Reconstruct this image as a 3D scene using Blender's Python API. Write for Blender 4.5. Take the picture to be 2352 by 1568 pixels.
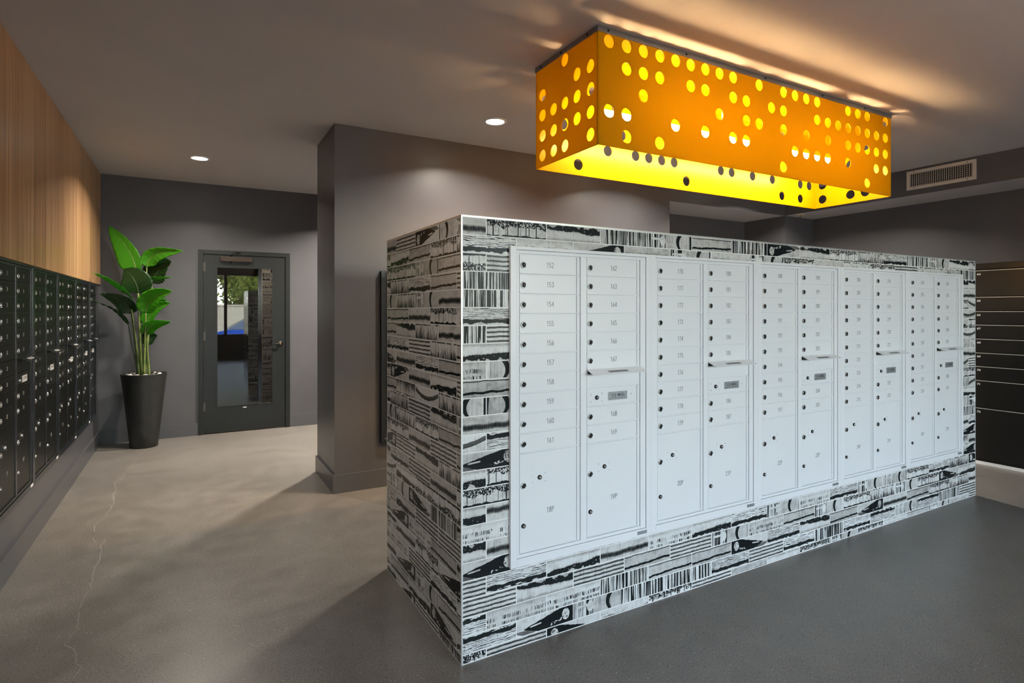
import bpy, bmesh, math, random
from mathutils import Vector, Matrix
random.seed(7)
for o in list(bpy.data.objects): bpy.data.objects.remove(o)
SC = bpy.context.scene
COL = SC.collection
PI = math.pi

# ------------------------------------------------------------------ camera
# focal length and yaw fitted from the vanishing points of the photograph (2352 px wide)
FPX = 1313.84; CX = 1176.0; YH = 713.5; EYE = 1.53
YAW = math.radians(60.677)
cam = bpy.data.objects.new('camera', bpy.data.cameras.new('camera'))
COL.objects.link(cam); SC.camera = cam
cam.data.sensor_width = 36.0; cam.data.lens = FPX/2352*36
cam.data.shift_y = -(784-YH)/2352
cam.data.clip_start = 0.05; cam.data.clip_end = 200
cam.location = (0, 0, EYE); cam.rotation_euler = (PI/2, 0, YAW-PI/2)
FW = Vector((math.cos(YAW), math.sin(YAW))); RT = Vector((math.sin(YAW), -math.cos(YAW)))
def at(px, py, depth):
    'world point seen at a pixel of the photograph at a given distance along the view axis'
    p = (FW+RT*((px-CX)/FPX))*depth
    return Vector((p.x, p.y, EYE-(py-YH)/FPX*depth))

# ------------------------------------------------------------------ view and world
SC.view_settings.view_transform = 'Standard'; SC.view_settings.look = 'None'
SC.view_settings.gamma = 1; SC.view_settings.use_curve_mapping = False
SC.view_settings.exposure = 0.12
W = bpy.data.worlds.new('world'); SC.world = W; W.use_nodes = True
wn = W.node_tree.nodes; wl = W.node_tree.links
sky = wn.new('ShaderNodeTexSky'); sky.sky_type = 'NISHITA'
sky.sun_elevation = math.radians(48); sky.sun_rotation = math.radians(20); sky.sun_disc = False
wn['Background'].inputs['Strength'].default_value = 3.9
hs = wn.new('ShaderNodeHueSaturation'); hs.inputs['Saturation'].default_value = .5
wl.new(sky.outputs['Color'], hs.inputs['Color']); wl.new(hs.outputs['Color'], wn['Background'].inputs['Color'])
sun = bpy.data.objects.new('sun', bpy.data.lights.new('sun', 'SUN')); COL.objects.link(sun)
sun.data.energy = 6; sun.data.angle = 0.01; sun.data.color = (1, .95, .86)
sun.rotation_euler = Vector((0.25, 1.0, 1.05)).to_track_quat('Z', 'Y').to_euler()   # comes from behind the building
# daylight portal across the window wall
WY = -4.5; WX0, WX1, WZ0, WZ1 = -0.6, 7.3, 0.72, 2.72
port = bpy.data.objects.new('window_portal', bpy.data.lights.new('window_portal', 'AREA')); COL.objects.link(port)
port.data.shape = 'RECTANGLE'; port.data.size = WX1-WX0; port.data.size_y = WZ1-WZ0
port.location = ((WX0+WX1)/2, WY+.02, (WZ0+WZ1)/2); port.rotation_euler = (PI/2, 0, 0)
port.data.cycles.is_portal = True
DOWN_W = 40; LAMP_E = 235; CORR_W = 46

# ------------------------------------------------------------------ node helpers
class S:
    def __init__(s, nt, o): s.nt = nt; s.o = o
    def m(s, op, b=None, c=None):
        n = s.nt.nodes.new('ShaderNodeMath'); n.operation = op
        for i, v in enumerate((s, b, c)):
            if v is None: continue
            if isinstance(v, S): s.nt.links.new(v.o, n.inputs[i])
            else: n.inputs[i].default_value = float(v)
        return S(s.nt, n.outputs[0])
    def __add__(s, b): return s.m('ADD', b)
    __radd__ = __add__
    def __sub__(s, b): return s.m('SUBTRACT', b)
    def __rsub__(s, b): return (s*-1)+b
    def __mul__(s, b): return s.m('MULTIPLY', b)
    __rmul__ = __mul__
    def __truediv__(s, b): return s.m('DIVIDE', b)
    def gt(s, b): return s.m('GREATER_THAN', b)
    def lt(s, b): return s.m('LESS_THAN', b)
    def mx(s, b): return s.m('MAXIMUM', b)
    def mn(s, b): return s.m('MINIMUM', b)
    def ab(s): return s.m('ABSOLUTE')
    def sin(s): return s.m('SINE')
    def step(s, a, b):
        n = s.nt.nodes.new('ShaderNodeMapRange'); n.interpolation_type = 'SMOOTHSTEP'
        s.nt.links.new(s.o, n.inputs[0]); n.inputs[1].default_value = a; n.inputs[2].default_value = b
        return S(s.nt, n.outputs[0])
    def clamp(s): return s.m('MAXIMUM', 0).m('MINIMUM', 1)
def comb(nt, x, y, z):
    n = nt.nodes.new('ShaderNodeCombineXYZ')
    for i, v in enumerate((x, y, z)):
        if isinstance(v, S): nt.links.new(v.o, n.inputs[i])
        else: n.inputs[i].default_value = v
    return n.outputs[0]
def noise(nt, vec, scale=1, detail=2, rough=.5):
    n = nt.nodes.new('ShaderNodeTexNoise'); n.inputs['Scale'].default_value = scale
    n.inputs['Detail'].default_value = detail; n.inputs['Roughness'].default_value = rough
    if vec is not None: nt.links.new(vec, n.inputs['Vector'])
    return S(nt, n.outputs['Fac'])
def ramp(nt, fac, stops):
    n = nt.nodes.new('ShaderNodeValToRGB'); e = n.color_ramp.elements
    while len(e) < len(stops): e.new(.5)
    for i, (p, c) in enumerate(stops): e[i].position = p; e[i].color = (*c, 1)
    nt.links.new(fac.o, n.inputs[0]); return n.outputs[0]
def mat(name, col=(.5, .5, .5), rough=.5, metal=0., spec=.5, coat=0., emis=None, es=0.):
    m = bpy.data.materials.new(name); m.use_nodes = True; b = m.node_tree.nodes['Principled BSDF']
    b.inputs['Base Color'].default_value = (*col, 1); b.inputs['Roughness'].default_value = rough
    b.inputs['Metallic'].default_value = metal; b.inputs['Specular IOR Level'].default_value = spec
    b.inputs['Coat Weight'].default_value = coat; b.inputs['Coat Roughness'].default_value = .12
    if emis: b.inputs['Emission Color'].default_value = (*emis, 1); b.inputs['Emission Strength'].default_value = es
    return m
def objco(nt):
    n = nt.nodes.new('ShaderNodeTexCoord'); return n.outputs['Object']
def grain(m, a, b, scale=8, detail=5, bump=0., bscale=60, rough=None):
    'vary the colour between a and b with noise, and give a fine bump'
    nt = m.node_tree; bs = nt.nodes['Principled BSDF']; co = objco(nt)
    nt.links.new(ramp(nt, noise(nt, co, scale, detail), [(.3, a), (.7, b)]), bs.inputs['Base Color'])
    if rough:
        r = noise(nt, co, scale*1.7, 3)*(rough[1]-rough[0])+rough[0]; nt.links.new(r.o, bs.inputs['Roughness'])
    if bump:
        bn = nt.nodes.new('ShaderNodeBump'); bn.inputs['Strength'].default_value = bump; bn.inputs['Distance'].default_value = .002
        nt.links.new(noise(nt, co, bscale, 2).o, bn.inputs['Height']); nt.links.new(bn.outputs[0], bs.inputs['Normal'])
    return m

# ------------------------------------------------------------------ mesh helpers
def box(bm, x0, x1, y0, y1, z0, z1, mi=0):
    if x1 < x0: x0, x1 = x1, x0
    if y1 < y0: y0, y1 = y1, y0
    v = [bm.verts.new(p) for p in ((x0,y0,z0),(x1,y0,z0),(x1,y1,z0),(x0,y1,z0),(x0,y0,z1),(x1,y0,z1),(x1,y1,z1),(x0,y1,z1))]
    for f in ((0,3,2,1),(4,5,6,7),(0,1,5,4),(1,2,6,5),(2,3,7,6),(3,0,4,7)):
        bm.faces.new([v[i] for i in f]).material_index = mi
def bevbox(bm, x0, x1, y0, y1, z0, z1, b=.001, seg=2):
    t = bmesh.new(); box(t, x0, x1, y0, y1, z0, z1)
    bmesh.ops.bevel(t, geom=t.edges[:], offset=b, segments=seg, profile=.5, affect='EDGES')
    merge(bm, t)
def merge(bm, t, mx=None):
    if mx: bmesh.ops.transform(t, matrix=mx, verts=t.verts)
    me = bpy.data.meshes.new('tmp'); t.to_mesh(me); bm.from_mesh(me); bpy.data.meshes.remove(me); t.free()
def lathe(bm, prof, n=24, mx=None, smooth=True):
    'profile of (radius, height) revolved about z'
    t = bmesh.new(); rings = []
    for r, z in prof:
        if r < 1e-6: rings.append([t.verts.new((0, 0, z))])
        else: rings.append([t.verts.new((r*math.cos(2*PI*i/n), r*math.sin(2*PI*i/n), z)) for i in range(n)])
    for a, b in zip(rings, rings[1:]):
        for i in range(n):
            j = (i+1) % n
            if len(a) == 1 and len(b) == 1: break
            if len(a) == 1: f = t.faces.new((a[0], b[j], b[i]))
            elif len(b) == 1: f = t.faces.new((a[i], a[j], b[0]))
            else: f = t.faces.new((a[i], a[j], b[j], b[i]))
            f.smooth = smooth
    bmesh.ops.recalc_face_normals(t, faces=t.faces)
    merge(bm, t, mx)
def tube(bm, pts, rad, n=8, cap=True):
    'round tube through points; rad is a number or one radius per point'
    pts = [Vector(p) for p in pts]; R = rad if isinstance(rad, (list, tuple)) else [rad]*len(pts)
    prev = None; rings = []
    for i, p in enumerate(pts):
        d = (pts[min(i+1, len(pts)-1)]-pts[max(i-1, 0)]).normalized()
        if prev is None: u = d.orthogonal().normalized()
        else: u = (prev-d*prev.dot(d)).normalized()
        prev = u; w = d.cross(u)
        rings.append([bm.verts.new(p+(u*math.cos(2*PI*k/n)+w*math.sin(2*PI*k/n))*R[i]) for k in range(n)])
    for a, b in zip(rings, rings[1:]):
        for k in range(n):
            bm.faces.new((a[k], a[(k+1) % n], b[(k+1) % n], b[k])).smooth = True
    if cap:
        bm.faces.new(rings[0][::-1]); bm.faces.new(rings[-1])
def link(o, parent=None):
    COL.objects.link(o)
    if parent: o.parent = parent
    return o
def obj(name, bm, m, parent=None, loc=None):
    me = bpy.data.meshes.new(name); bm.to_mesh(me); bm.free()
    for k in (m if isinstance(m, (list, tuple)) else [m]): me.materials.append(k)
    o = link(bpy.data.objects.new(name, me), parent)
    if loc: o.location = loc
    return o
def inst(name, me, parent=None, loc=(0, 0, 0)):
    o = link(bpy.data.objects.new(name, me), parent); o.location = loc; return o
def thing(name, label, cat, loc=(0, 0, 0), rz=0, group=None):
    o = link(bpy.data.objects.new(name, None)); o.empty_display_size = .1
    o.location = loc; o.rotation_euler = (0, 0, rz); o['label'] = label; o['category'] = cat
    if group: o['group'] = group
    return o
def tag(o, label, cat, group=None):
    o['label'] = label; o['category'] = cat
    if group: o['group'] = group
    return o
def struct(name, bm, m, parent=None):
    o = obj(name, bm, m, parent)
    if not parent: o['kind'] = 'structure'
    return o
def mesh_of(bm, m, name='m'):
    me = bpy.data.meshes.new(name); bm.to_mesh(me); bm.free()
    for k in (m if isinstance(m, (list, tuple)) else [m]): me.materials.append(k)
    return me

# ------------------------------------------------------------------ lettering
def arc(cx, cy, rx, ry, a0, a1, n=8):
    return [(cx+rx*math.cos(math.radians(a0+(a1-a0)*i/n)), cy+ry*math.sin(math.radians(a0+(a1-a0)*i/n))) for i in range(n+1)]
GL = {  # thin stroke characters in a box .5 wide, 1 high
 '0': [arc(.25,.72,.22,.28,0,180)+arc(.25,.28,.22,.28,180,360)+[(.47,.72)]],
 '1': [[(.14,.86),(.3,1),(.3,0)]],
 '2': [arc(.25,.75,.22,.25,170,-20)+[(.03,0),(.48,0)]],
 '3': [arc(.24,.76,.2,.24,160,-80)+arc(.24,.27,.22,.27,85,-160)],
 '4': [[(.38,0),(.38,1),(.02,.28),(.5,.28)]],
 '5': [[(.44,1),(.1,1),(.06,.55)]+arc(.24,.31,.22,.31,120,-150)],
 '6': [[(.38,1),(.08,.45)]+arc(.25,.28,.22,.28,150,510,14)],
 '7': [[(.03,1),(.47,1),(.17,0)]],
 '8': [arc(.25,.76,.19,.24,-90,270,14), arc(.25,.26,.23,.26,90,450,14)],
 '9': [[(.12,0),(.42,.55)]+arc(.25,.72,.22,.28,-30,-390,14)],
 'P': [[(.06,0),(.06,1),(.28,1)]+arc(.28,.76,.19,.24,90,-90)+[(.06,.52)]]}
def strokes(text, h, w, mat_, name, parent, loc, bold=.095, mirror=False):
    'flat raised strokes in the local xz plane facing -y'
    bm = bmesh.new(); pitch = .66*h; tot = pitch*(len(text)-1)+.5*h
    for i, ch in enumerate(text):
        ox = (-tot/2+i*pitch)*.97
        for pl in GL[ch]:
            for a, b in zip(pl, pl[1:]):
                A = Vector((ox+a[0]*h*.97, 0, (a[1]-.5)*h)); B = Vector((ox+b[0]*h*.97, 0, (b[1]-.5)*h))
                d = (B-A); 
                if d.length < 1e-6: continue
                d.normalize(); nrm = Vector((-d.z, 0, d.x))*h*bold/2; e = d*h*bold*.35
                q = [A-e-nrm, B+e-nrm, B+e+nrm, A-e+nrm]
                fr = [bm.verts.new(p+Vector((0, -w, 0))) for p in q]; bk = [bm.verts.new(p) for p in q]
                bm.faces.new(fr); bm.faces.new(bk[::-1])
                for k in range(4): bm.faces.new((fr[k], bk[k], bk[(k+1) % 4], fr[(k+1) % 4]))
    bmesh.ops.recalc_face_normals(bm, faces=bm.faces)
    return obj(name, bm, mat_, parent, loc)
TXT = {}
def text_mesh(text, size, m, sx=1., bold=0.):
    'a mesh of printed lettering, centred, in the xy plane'
    c = bpy.data.curves.new('txt', 'FONT'); c.body = text; c.size = size; c.extrude = .0002; c.offset = bold
    c.align_x = 'CENTER'; c.align_y = 'CENTER'; c.resolution_u = 2
    o = bpy.data.objects.new('txt', c); COL.objects.link(o)
    bpy.context.view_layer.update()
    me = bpy.data.meshes.new_from_object(o.evaluated_get(bpy.context.evaluated_depsgraph_get()))
    bpy.data.objects.remove(o); me.materials.clear(); me.materials.append(m)
    me.transform(Matrix.Scale(sx, 4, (1, 0, 0)) @ Matrix.Rotation(0, 4, 'X'))
    return me

# ------------------------------------------------------------------ materials
M = {}
def wallmat(name, a, b, r=.38):
    m = mat(name, a, r, spec=.5); grain(m, a, b, 2.2, 3, .12, 260); return m
M['wall'] = wallmat('grey wall paint', (.085, .084, .092), (.096, .095, .101), .34)
M['ceil'] = wallmat('grey ceiling paint', (.50, .485, .50), (.52, .505, .52), .62)
M['ceil'].node_tree.nodes['Principled BSDF'].inputs['Specular IOR Level'].default_value = .25
M['base'] = wallmat('grey skirting paint', (.082, .084, .092), (.09, .091, .097), .3)
M['doorpaint'] = wallmat('charcoal door paint', (.009, .011, .011), (.011, .013, .013), .36)
# polished concrete
def concrete():
    m = mat('polished concrete', (.2, .2, .2), .3, spec=.45); nt = m.node_tree; b = nt.nodes['Principled BSDF']; co = objco(nt)
    big = noise(nt, co, .7, 4); med = noise(nt, co, 6, 5, .6); fine = noise(nt, co, 190, 2, .7); spk = noise(nt, co, 75, 1)
    v = nt.nodes.new('ShaderNodeTexVoronoi'); v.inputs['Scale'].default_value = 55; nt.links.new(co, v.inputs['Vector'])
    chip = S(nt, v.outputs['Distance']).lt(.13)*spk.gt(.56)
    f = big*.16+med*.16+fine*.8-.07
    f = f-spk.gt(.66)*.12+chip*.35
    nt.links.new(ramp(nt, f, [(.16, (.028, .026, .024)), (.40, (.118, .108, .096)), (.60, (.235, .218, .196)), (.92, (.66, .62, .56))]), b.inputs['Base Color'])
    nt.links.new((med*.22+big*.12+fine*.12+.12).o, b.inputs['Roughness'])
    bn = nt.nodes.new('ShaderNodeBump'); bn.inputs['Strength'].default_value = .1; bn.inputs['Distance'].default_value = .001
    nt.links.new(fine.o, bn.inputs['Height']); nt.links.new(bn.outputs[0], b.inputs['Normal'])
    return m
M['floor'] = concrete()
M['crack'] = mat('pale crack filler', (.42, .40, .37), .6)
# striped walnut laminate, grain runs vertically
def wood():
    m = mat('walnut panel', (.3, .17, .08), .34, spec=.45); nt = m.node_tree; b = nt.nodes['Principled BSDF']
    n = nt.nodes.new('ShaderNodeSeparateXYZ'); nt.links.new(objco(nt), n.inputs[0])
    y = S(nt, n.outputs[1]); z = S(nt, n.outputs[2])
    wob = noise(nt, comb(nt, y*1.5, z*.6, 0.), 1, 2)*.10
    a = noise(nt, comb(nt, (y+wob)*26, z*.25, 1.), 1, 3, .6); bb = noise(nt, comb(nt, (y+wob)*95, z*.7, 4.), 1, 3, .65)
    c = noise(nt, comb(nt, y*5, z*.1, 9.), 1, 1)
    f = a*.46+bb*.44+c*.16-.03
    nt.links.new(ramp(nt, f, [(.28, (.18, .085, .035)), (.45, (.42, .225, .10)), (.58, (.66, .40, .20)), (.75, (.82, .56, .32))]), b.inputs['Base Color'])
    return m
M['wood'] = wood()
M['white'] = mat('white powder coat', (.80, .815, .84), .3, spec=.4, coat=.05); grain(M['white'], (.79, .805, .83), (.815, .83, .85), 3, 2, .08, 500)
M['whitetrim'] = mat('white trim powder coat', (.82, .835, .86), .32)
M['black'] = mat('black powder coat', (.008, .009, .008), .3, spec=.2); grain(M['black'], (.004, .005, .004), (.007, .008, .006), 4, 2, .12, 600)
M['blacktrim'] = mat('black trim powder coat', (.014, .017, .020), .2, spec=.6)
M['lock'] = mat('chromed lock', (.62, .63, .62), .22, metal=1); M['lockdark'] = mat('dark lock plug', (.03, .03, .03), .25, metal=.6)
M['slot'] = mat('dark slot', (.004, .004, .004), .5)
M['num'] = mat('engraved dark number', (.10, .11, .12), .3, spec=.7)
M['numw'] = mat('pale printed number', (.72, .72, .68), .5)
M['silver'] = mat('brushed silver label', (.32, .34, .35), .42, metal=.4); grain(M['silver'], (.26, .28, .29), (.38, .40, .41), 90, 4)
M['paperw'] = mat('white label', (.72, .72, .70), .5)
M['print'] = mat('black printing', (.012, .012, .014), .4)
M['grout'] = mat('pale grout', (.86, .86, .84), .6)
M['alu'] = mat('aluminium edge trim', (.74, .74, .71), .28, metal=.75)
M['pink'] = mat('vent paint', (.62, .56, .50), .4)
M['glass'] = None
M['bronze'] = mat('bronze closer', (.06, .045, .036), .4, metal=.6)
M['hinge'] = mat('hinge steel', (.12, .11, .10), .35, metal=.8)
M['brass'] = mat('brass', (.7, .42, .15), .22, metal=1)
M['dkmetal'] = mat('black metal', (.014, .014, .014), .25, metal=.4)
M['pot'] = mat('matt charcoal planter', (.022, .023, .022), .45); grain(M['pot'], (.018, .019, .018), (.030, .031, .029), 9, 4, .2, 90)
M['soil'] = mat('dark soil', (.02, .016, .012), .9); grain(M['soil'], (.012, .009, .007), (.035, .028, .02), 40, 4, .6, 60)

# tile prints: one material per printed motif, u,v run 0..1 over each tile
def tile_mat(kind):
    m = mat('printed tile '+kind, (.8, .8, .8), .18, spec=.09); nt = m.node_tree; b = nt.nodes['Principled BSDF']
    uv = nt.nodes.new('ShaderNodeUVMap'); sp = nt.nodes.new('ShaderNodeSeparateXYZ'); nt.links.new(uv.outputs[0], sp.inputs[0])
    at_ = nt.nodes.new('ShaderNodeAttribute'); at_.attribute_name = 'seed'
    u = S(nt, sp.outputs[0]); y = S(nt, sp.outputs[1]); sd = S(nt, at_.outputs['Fac']); x = u*4
    N = lambda fx, fy, d=2, k=0., r=.5: noise(nt, comb(nt, x*fx+sd*7.3, y*fy+k, sd*3.1+k), 1, d, r)
    gr = N(34, 34, 2, 5., .7)           # fine grain
    mot = N(3, 3, 3, 2.)
    def bars(light=0.):
        a = N(7, .15, 1, 1.).step(.50+light, .53+light)*.92
        c = N(19, .25, 2, 3.).step(.56, .60)*.8
        return a.mx(c)
    if kind == 'wood':
        w = y+(N(.7, 1.2, 2, 1.)-.5)*.30
        ln = (w*58+N(1.2, 5, 3, 7., .6)*11).sin().step(.35, .8)*N(1.3, 11, 2, 4.).step(.40, .48)
        edge = .36+(N(2, 2, 3, 8.)-.5)*.3
        band = (y-edge).step(.03, -.0)
        band = (edge-y).step(-.01, .02)
        rag = (N(2.2, 9, 3, 11.)-.5)*.5+.1
        cut = (rag-y).step(-.005, .01)
        d = (ln*.92*(1-band)).mx(band*(gr*.3+.72)*(1-cut))
    elif kind == 'barcode': d = bars()
    elif kind == 'bands':
        w = y*24.5+(N(1.5, .5, 3, 1.)-.5)*2.6-.8
        d = w.sin().step(.05, .5)*(gr*.95+.22)*N(2, 30, 2, 31.).step(.2, .45)+mot*.16
    elif kind == 'reeds':
        ln = N(10, .12, 1, 1.).step(.60, .64)*.75
        top = (y-(.62+(N(1.4, .2, 2, 2.)-.5)*.9)).step(-.03, .04)*N(13, 9, 3, 6.).step(.42, .52)*.95
        bot = ((.13+(N(2.5, .1, 2, 9.)-.5)*.3)-y).step(-.03, .02)*.95
        d = ln.mx(top).mx(bot)+mot*.06
    elif kind == 'shore':
        e = .27+u*.24+(N(.9, .1, 1, 1.)-.5)*.34+(N(6, .1, 2, 2.)-.5)*.14
        band = (e-y).step(-.012, .012)
        cut = (((N(2, .4, 3, 4.)-.44)*1.0)-y).step(-.01, .015)
        dots = N(9, 9, 1, 12.).gt(.70)
        d = (band*(1-cut)*(1-dots)*(.78+gr*.2)).mx((y-.80+(mot-.5)*.2).step(-.05, .12)*.28).mx(((y-e).step(.0, .12)*-1+1)*.18)+mot*.06
    elif kind == 'fish':
        top = .40+(u-.15)*.95+(N(3, .1, 2, 1.)-.5)*.12; bot = .34-(u-.12)*1.3+(N(5, .1, 2, 2.)-.5)*.1
        wed = (top-y).step(-.01, .015)*(y-bot).step(-.01, .015)*(u-.12).step(0, .01)
        dx = (u-.86)*4; dy = y-.55
        r = (dx*dx*1.5+dy*dy).m('SQRT')+(N(8, 8, 2, 5.)-.5)*.06
        disc = (.34-r).step(-.01, .02)*(1-N(9, 9, 3, 9.).step(.55, .6)*.55*r.step(.12, .2)*-1+0)
        disc = (.34-r).step(-.01, .02)*(1-N(9, 9, 3, 9.).step(.53, .58)*.6)
        fin = (.055-(y-(.42-(u-.25)*.0)-(u-.3)*.35).ab()).step(0, .02)*(u-.2).step(0, .06)*(.44-u).step(0, .03)
        bl = N(7, 6, 1, 14.).gt(.54)*(.1-(y-.2-(u-.62)*.9).ab()).step(0, .03)*(u-.58).step(0, .02)*(.80-u).step(0, .02)
        dune = ((.30-(u*2.2-.1)*(u*2.2-.1)*.35)-y).step(0, .02)*((u-.0)*1.9+y*1.3-.22).step(0, .05)*(.35-u).step(0, .05)
        d = (wed*.93*(1-disc)*(1-fin)*(1-bl)).mx(dune*(gr*.5+.35))+mot*.2*(y-.2).step(0, .2)
    elif kind == 'dune':
        c = .36+(u-.5)*(u-.5)*1.6
        d = (.14-(y-c).ab()+(N(4, 3, 3, 1.)-.5)*.1).step(0, .02)*(gr*.7+.35)+(c-y).step(0, .1)*.2*mot
    elif kind == 'ticks':
        a = N(24, 1.6, 1, 1.).step(.50, .56)*N(2, .4, 2, 21.).step(.36, .5)
        e1 = (.12-(y-.46-(N(2, .1, 1, 4.)-.5)*.2).ab()+(N(22, .1, 1, 6.)-.5)*.12).step(0, .02)
        e2 = (.09-(y-.12).ab()+(N(22, .1, 1, 16.)-.5)*.1).step(0, .02)
        d = a*e1.mx(e2)*.85+(y-.7).step(0, .3)*gr*.3+mot*.12
    elif kind == 'mist':
        t = (y-.38+(N(1.2, .1, 2, 1.)-.5)*.25).ab()
        d = t.step(.20, .0)*0+(1-t.step(.03, .24))*(gr*1.7-.05)*(N(16, .5, 2, 23.)*.9+.55)+mot*gr*.5
    elif kind == 'ink':
        a = (.022-(y-.90+(N(1.3, .1, 2, 1.)-.5)*.16).ab()).step(-.01, .01)*.85
        c = (.065-(y-.22-u*.1+(N(1.3, .1, 2, 7.)-.5)*.22).ab()+(N(4, .1, 2, 8.)-.5)*.08).step(-.01, .01)*.96
        d = a.mx(c)+.14+mot*gr*.3
    elif kind == 'blob':
        bb = bars(.03)
        dx = (u-.32)*4; dy = y-.55; r = (dx*dx*1.6+dy*dy).m('SQRT')
        disc = (.34-r).step(0, .03)
        t = (.08-(y-.66).ab()+(N(5, 2, 1, 3.)-.5)*.08).step(0, .01)*(u-.05).step(0, .01)*(.3-u).step(0, .01)
        wx = u-(.66+(y-.5)*(y-.5)*.22); wed = (.045-(wx-.0).ab()*(1.4-y*.6)).step(0, .01)
        pale = (u-.40).step(0, .02)*(.95-u).step(0, .02)
        d = (bb*(1-disc)*(1-t)*(1-pale*.75)).mx(wed*.95).mx(pale*.16)
    else:  # grass
        s = N(11, 1.0, 3, 1., .65)
        lv = (1-y)*.75+(N(1, .3, 2, 5.)-.5)*.6
        d = (s+lv*.35-.62).step(-.04, .16)*(gr*.7+.45)+(y-.86).step(0, .06)*N(3, 1, 2, 8.).step(.45, .5)*.7+mot*.1
    d = (d+((N(1.3, 2.2, 4, 41., .7)-.47).mx(0)*.9+(N(9, .8, 3, 51., .7)-.56).mx(0)*1.6)*(1-d)).clamp()
    tone = (sd*37.7).m('FRACT'); d = (d+tone*.20*(1-d)*N(.5, 1.6, 2, 61.)*1.5).clamp()
    nt.links.new(ramp(nt, d, [(0, (.80, .815, .81)), (.22, (.60, .60, .585)), (.55, (.20, .195, .185)), (.85, (.022, .027, .027)), (1, (.012, .015, .016))]), b.inputs['Base Color'])
    return m
KINDS = ['wood', 'barcode', 'bands', 'reeds', 'shore', 'fish', 'dune', 'ticks', 'mist', 'ink', 'blob', 'grass']
TM = [tile_mat(k) for k in KINDS]

# ------------------------------------------------------------------ the room
XL, XR, YB, YP, ZC = -.92, 7.58, 8.026, 4.904, 3.10
XS = 6.961; PX0 = 1.05; PX1 = 4.858; PY1 = 5.65; ZS = 2.806
def sb(name, m, *boxes):
    bm = bmesh.new()
    for b_ in boxes: box(bm, *b_)
    return struct(name, bm, m)
sb('floor', M['floor'], (XL-.1, XR+.1, WY-.15, YB+2.2, -.12, 0))
sb('ceiling', M['ceil'], (XL-.1, XR+.1, WY-.15, YB+2.2, ZC, ZC+.12))
sb('wall_left', M['wall'], (XL-.12, XL, WY-.15, YB+.12, 0, ZC))
DX0, DX1, DZ = .081, 1.14, 2.285          # door opening in the back wall
sb('wall_back', M['wall'], (XL, DX0+.01, YB, YB+.12, 0, ZC), (DX1-.01, XR, YB, YB+.12, 0, ZC), (DX0+.01, DX1-.01, YB, YB+.12, DZ-.01, ZC))
sb('wall_right', M['wall'], (XR, XR+.12, WY-.15, YB+.12, 0, ZC))
sb('wall_pillar', M['wall'], (PX0, PX1, YP, PY1, 0, ZC))
sb('wall_recess', M['wall'], (PX1, XS, 5.55, PY1, 0, ZS), (PX1, XS, YP, PY1, ZS, ZC), (XS, XR, YP, PY1, 0, ZC))
sb('trim_1', M['wall'], (XS, XR, WY, YP, ZS, ZC))      # soffit along the right wall
sb('wall_corridor', M['wall'], (4.6, 4.7, PY1, YB, 0, ZC))
for nm in ('trim_1', 'wall_recess'):      # the undersides are painted like the ceiling
    o = bpy.data.objects[nm]; o.data.materials.append(M['ceil'])
    for f in o.data.polygons:
        if f.normal.z < -.5 and abs(f.center.z-ZS) < .01: f.material_index = 1
# wall with windows behind the camera
sb('wall_front', M['wall'], (XL, XR, WY-.15, WY, 0, WZ0), (XL, XR, WY-.15, WY, WZ1, ZC), (XL, WX0, WY-.15, WY, WZ0, WZ1), (WX1, XR, WY-.15, WY, WZ0, WZ1))
gl = mat('window glass', (1, 1, 1), 0)
def glassmat(name, tint, refl):
    m = bpy.data.materials.new(name); m.use_nodes = True; nt = m.node_tree; nt.nodes.clear()
    o = nt.nodes.new('ShaderNodeOutputMaterial'); mx = nt.nodes.new('ShaderNodeMixShader')
    t = nt.nodes.new('ShaderNodeBsdfTransparent'); t.inputs[0].default_value = (*tint, 1)
    g = nt.nodes.new('ShaderNodeBsdfGlossy'); g.inputs['Roughness'].default_value = 0; g.inputs[0].default_value = (1, 1, 1, 1)
    f = nt.nodes.new('ShaderNodeFresnel'); f.inputs[0].default_value = refl
    nt.links.new(f.outputs[0], mx.inputs[0]); nt.links.new(t.outputs[0], mx.inputs[1]); nt.links.new(g.outputs[0], mx.inputs[2])
    nt.links.new(mx.outputs[0], o.inputs[0]); return m
M['winglass'] = glassmat('clear window glass', (.93, .95, .95), 1.35)
M['doorglass'] = glassmat('door glass', (.55, .57, .57), 1.72)
nwin = 5; ww = (WX1-WX0)/nwin
for i in range(nwin):
    r = link(bpy.data.objects.new('window_%d' % (i+1), None)); r.location = (WX0+ww*i, WY, WZ0); r['kind'] = 'structure'
    bm = bmesh.new(); H_ = WZ1-WZ0
    for a in ((0, .045, -.12, 0, 0, H_), (ww-.045, ww, -.12, 0, 0, H_), (.045, ww-.045, -.12, 0, 0, .05), (.045, ww-.045, -.12, 0, H_-.05, H_)): box(bm, *a)
    obj('window_frame', bm, M['dkmetal'], r)
    bm = bmesh.new(); box(bm, .045, ww-.045, -.07, -.062, .05, H_-.05); obj('window_pane', bm, M['winglass'], r)
# skirting
BH = .155; BT = .015
sb('baseboard_left', M['base'], (XL, XL+BT, WY, YB, 0, BH))
sb('baseboard_back', M['base'], (XL+BT, DX0, YB-BT, YB, 0, BH), (DX1, 4.6, YB-BT, YB, 0, BH))
sb('baseboard_pillar', M['base'], (PX0-BT, PX1, YP-BT, YP, 0, BH), (PX0-BT, PX0, YP, PY1, 0, BH), (PX0-BT, 4.6, PY1, PY1+BT, 0, BH))
sb('baseboard_right', M['base'], (XR-BT, XR, 2.80, YP, 0, BH), (XR-BT, XR, WY, 1.9, 0, BH), (XS, XR-BT, YP-BT, YP, 0, BH))
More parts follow.
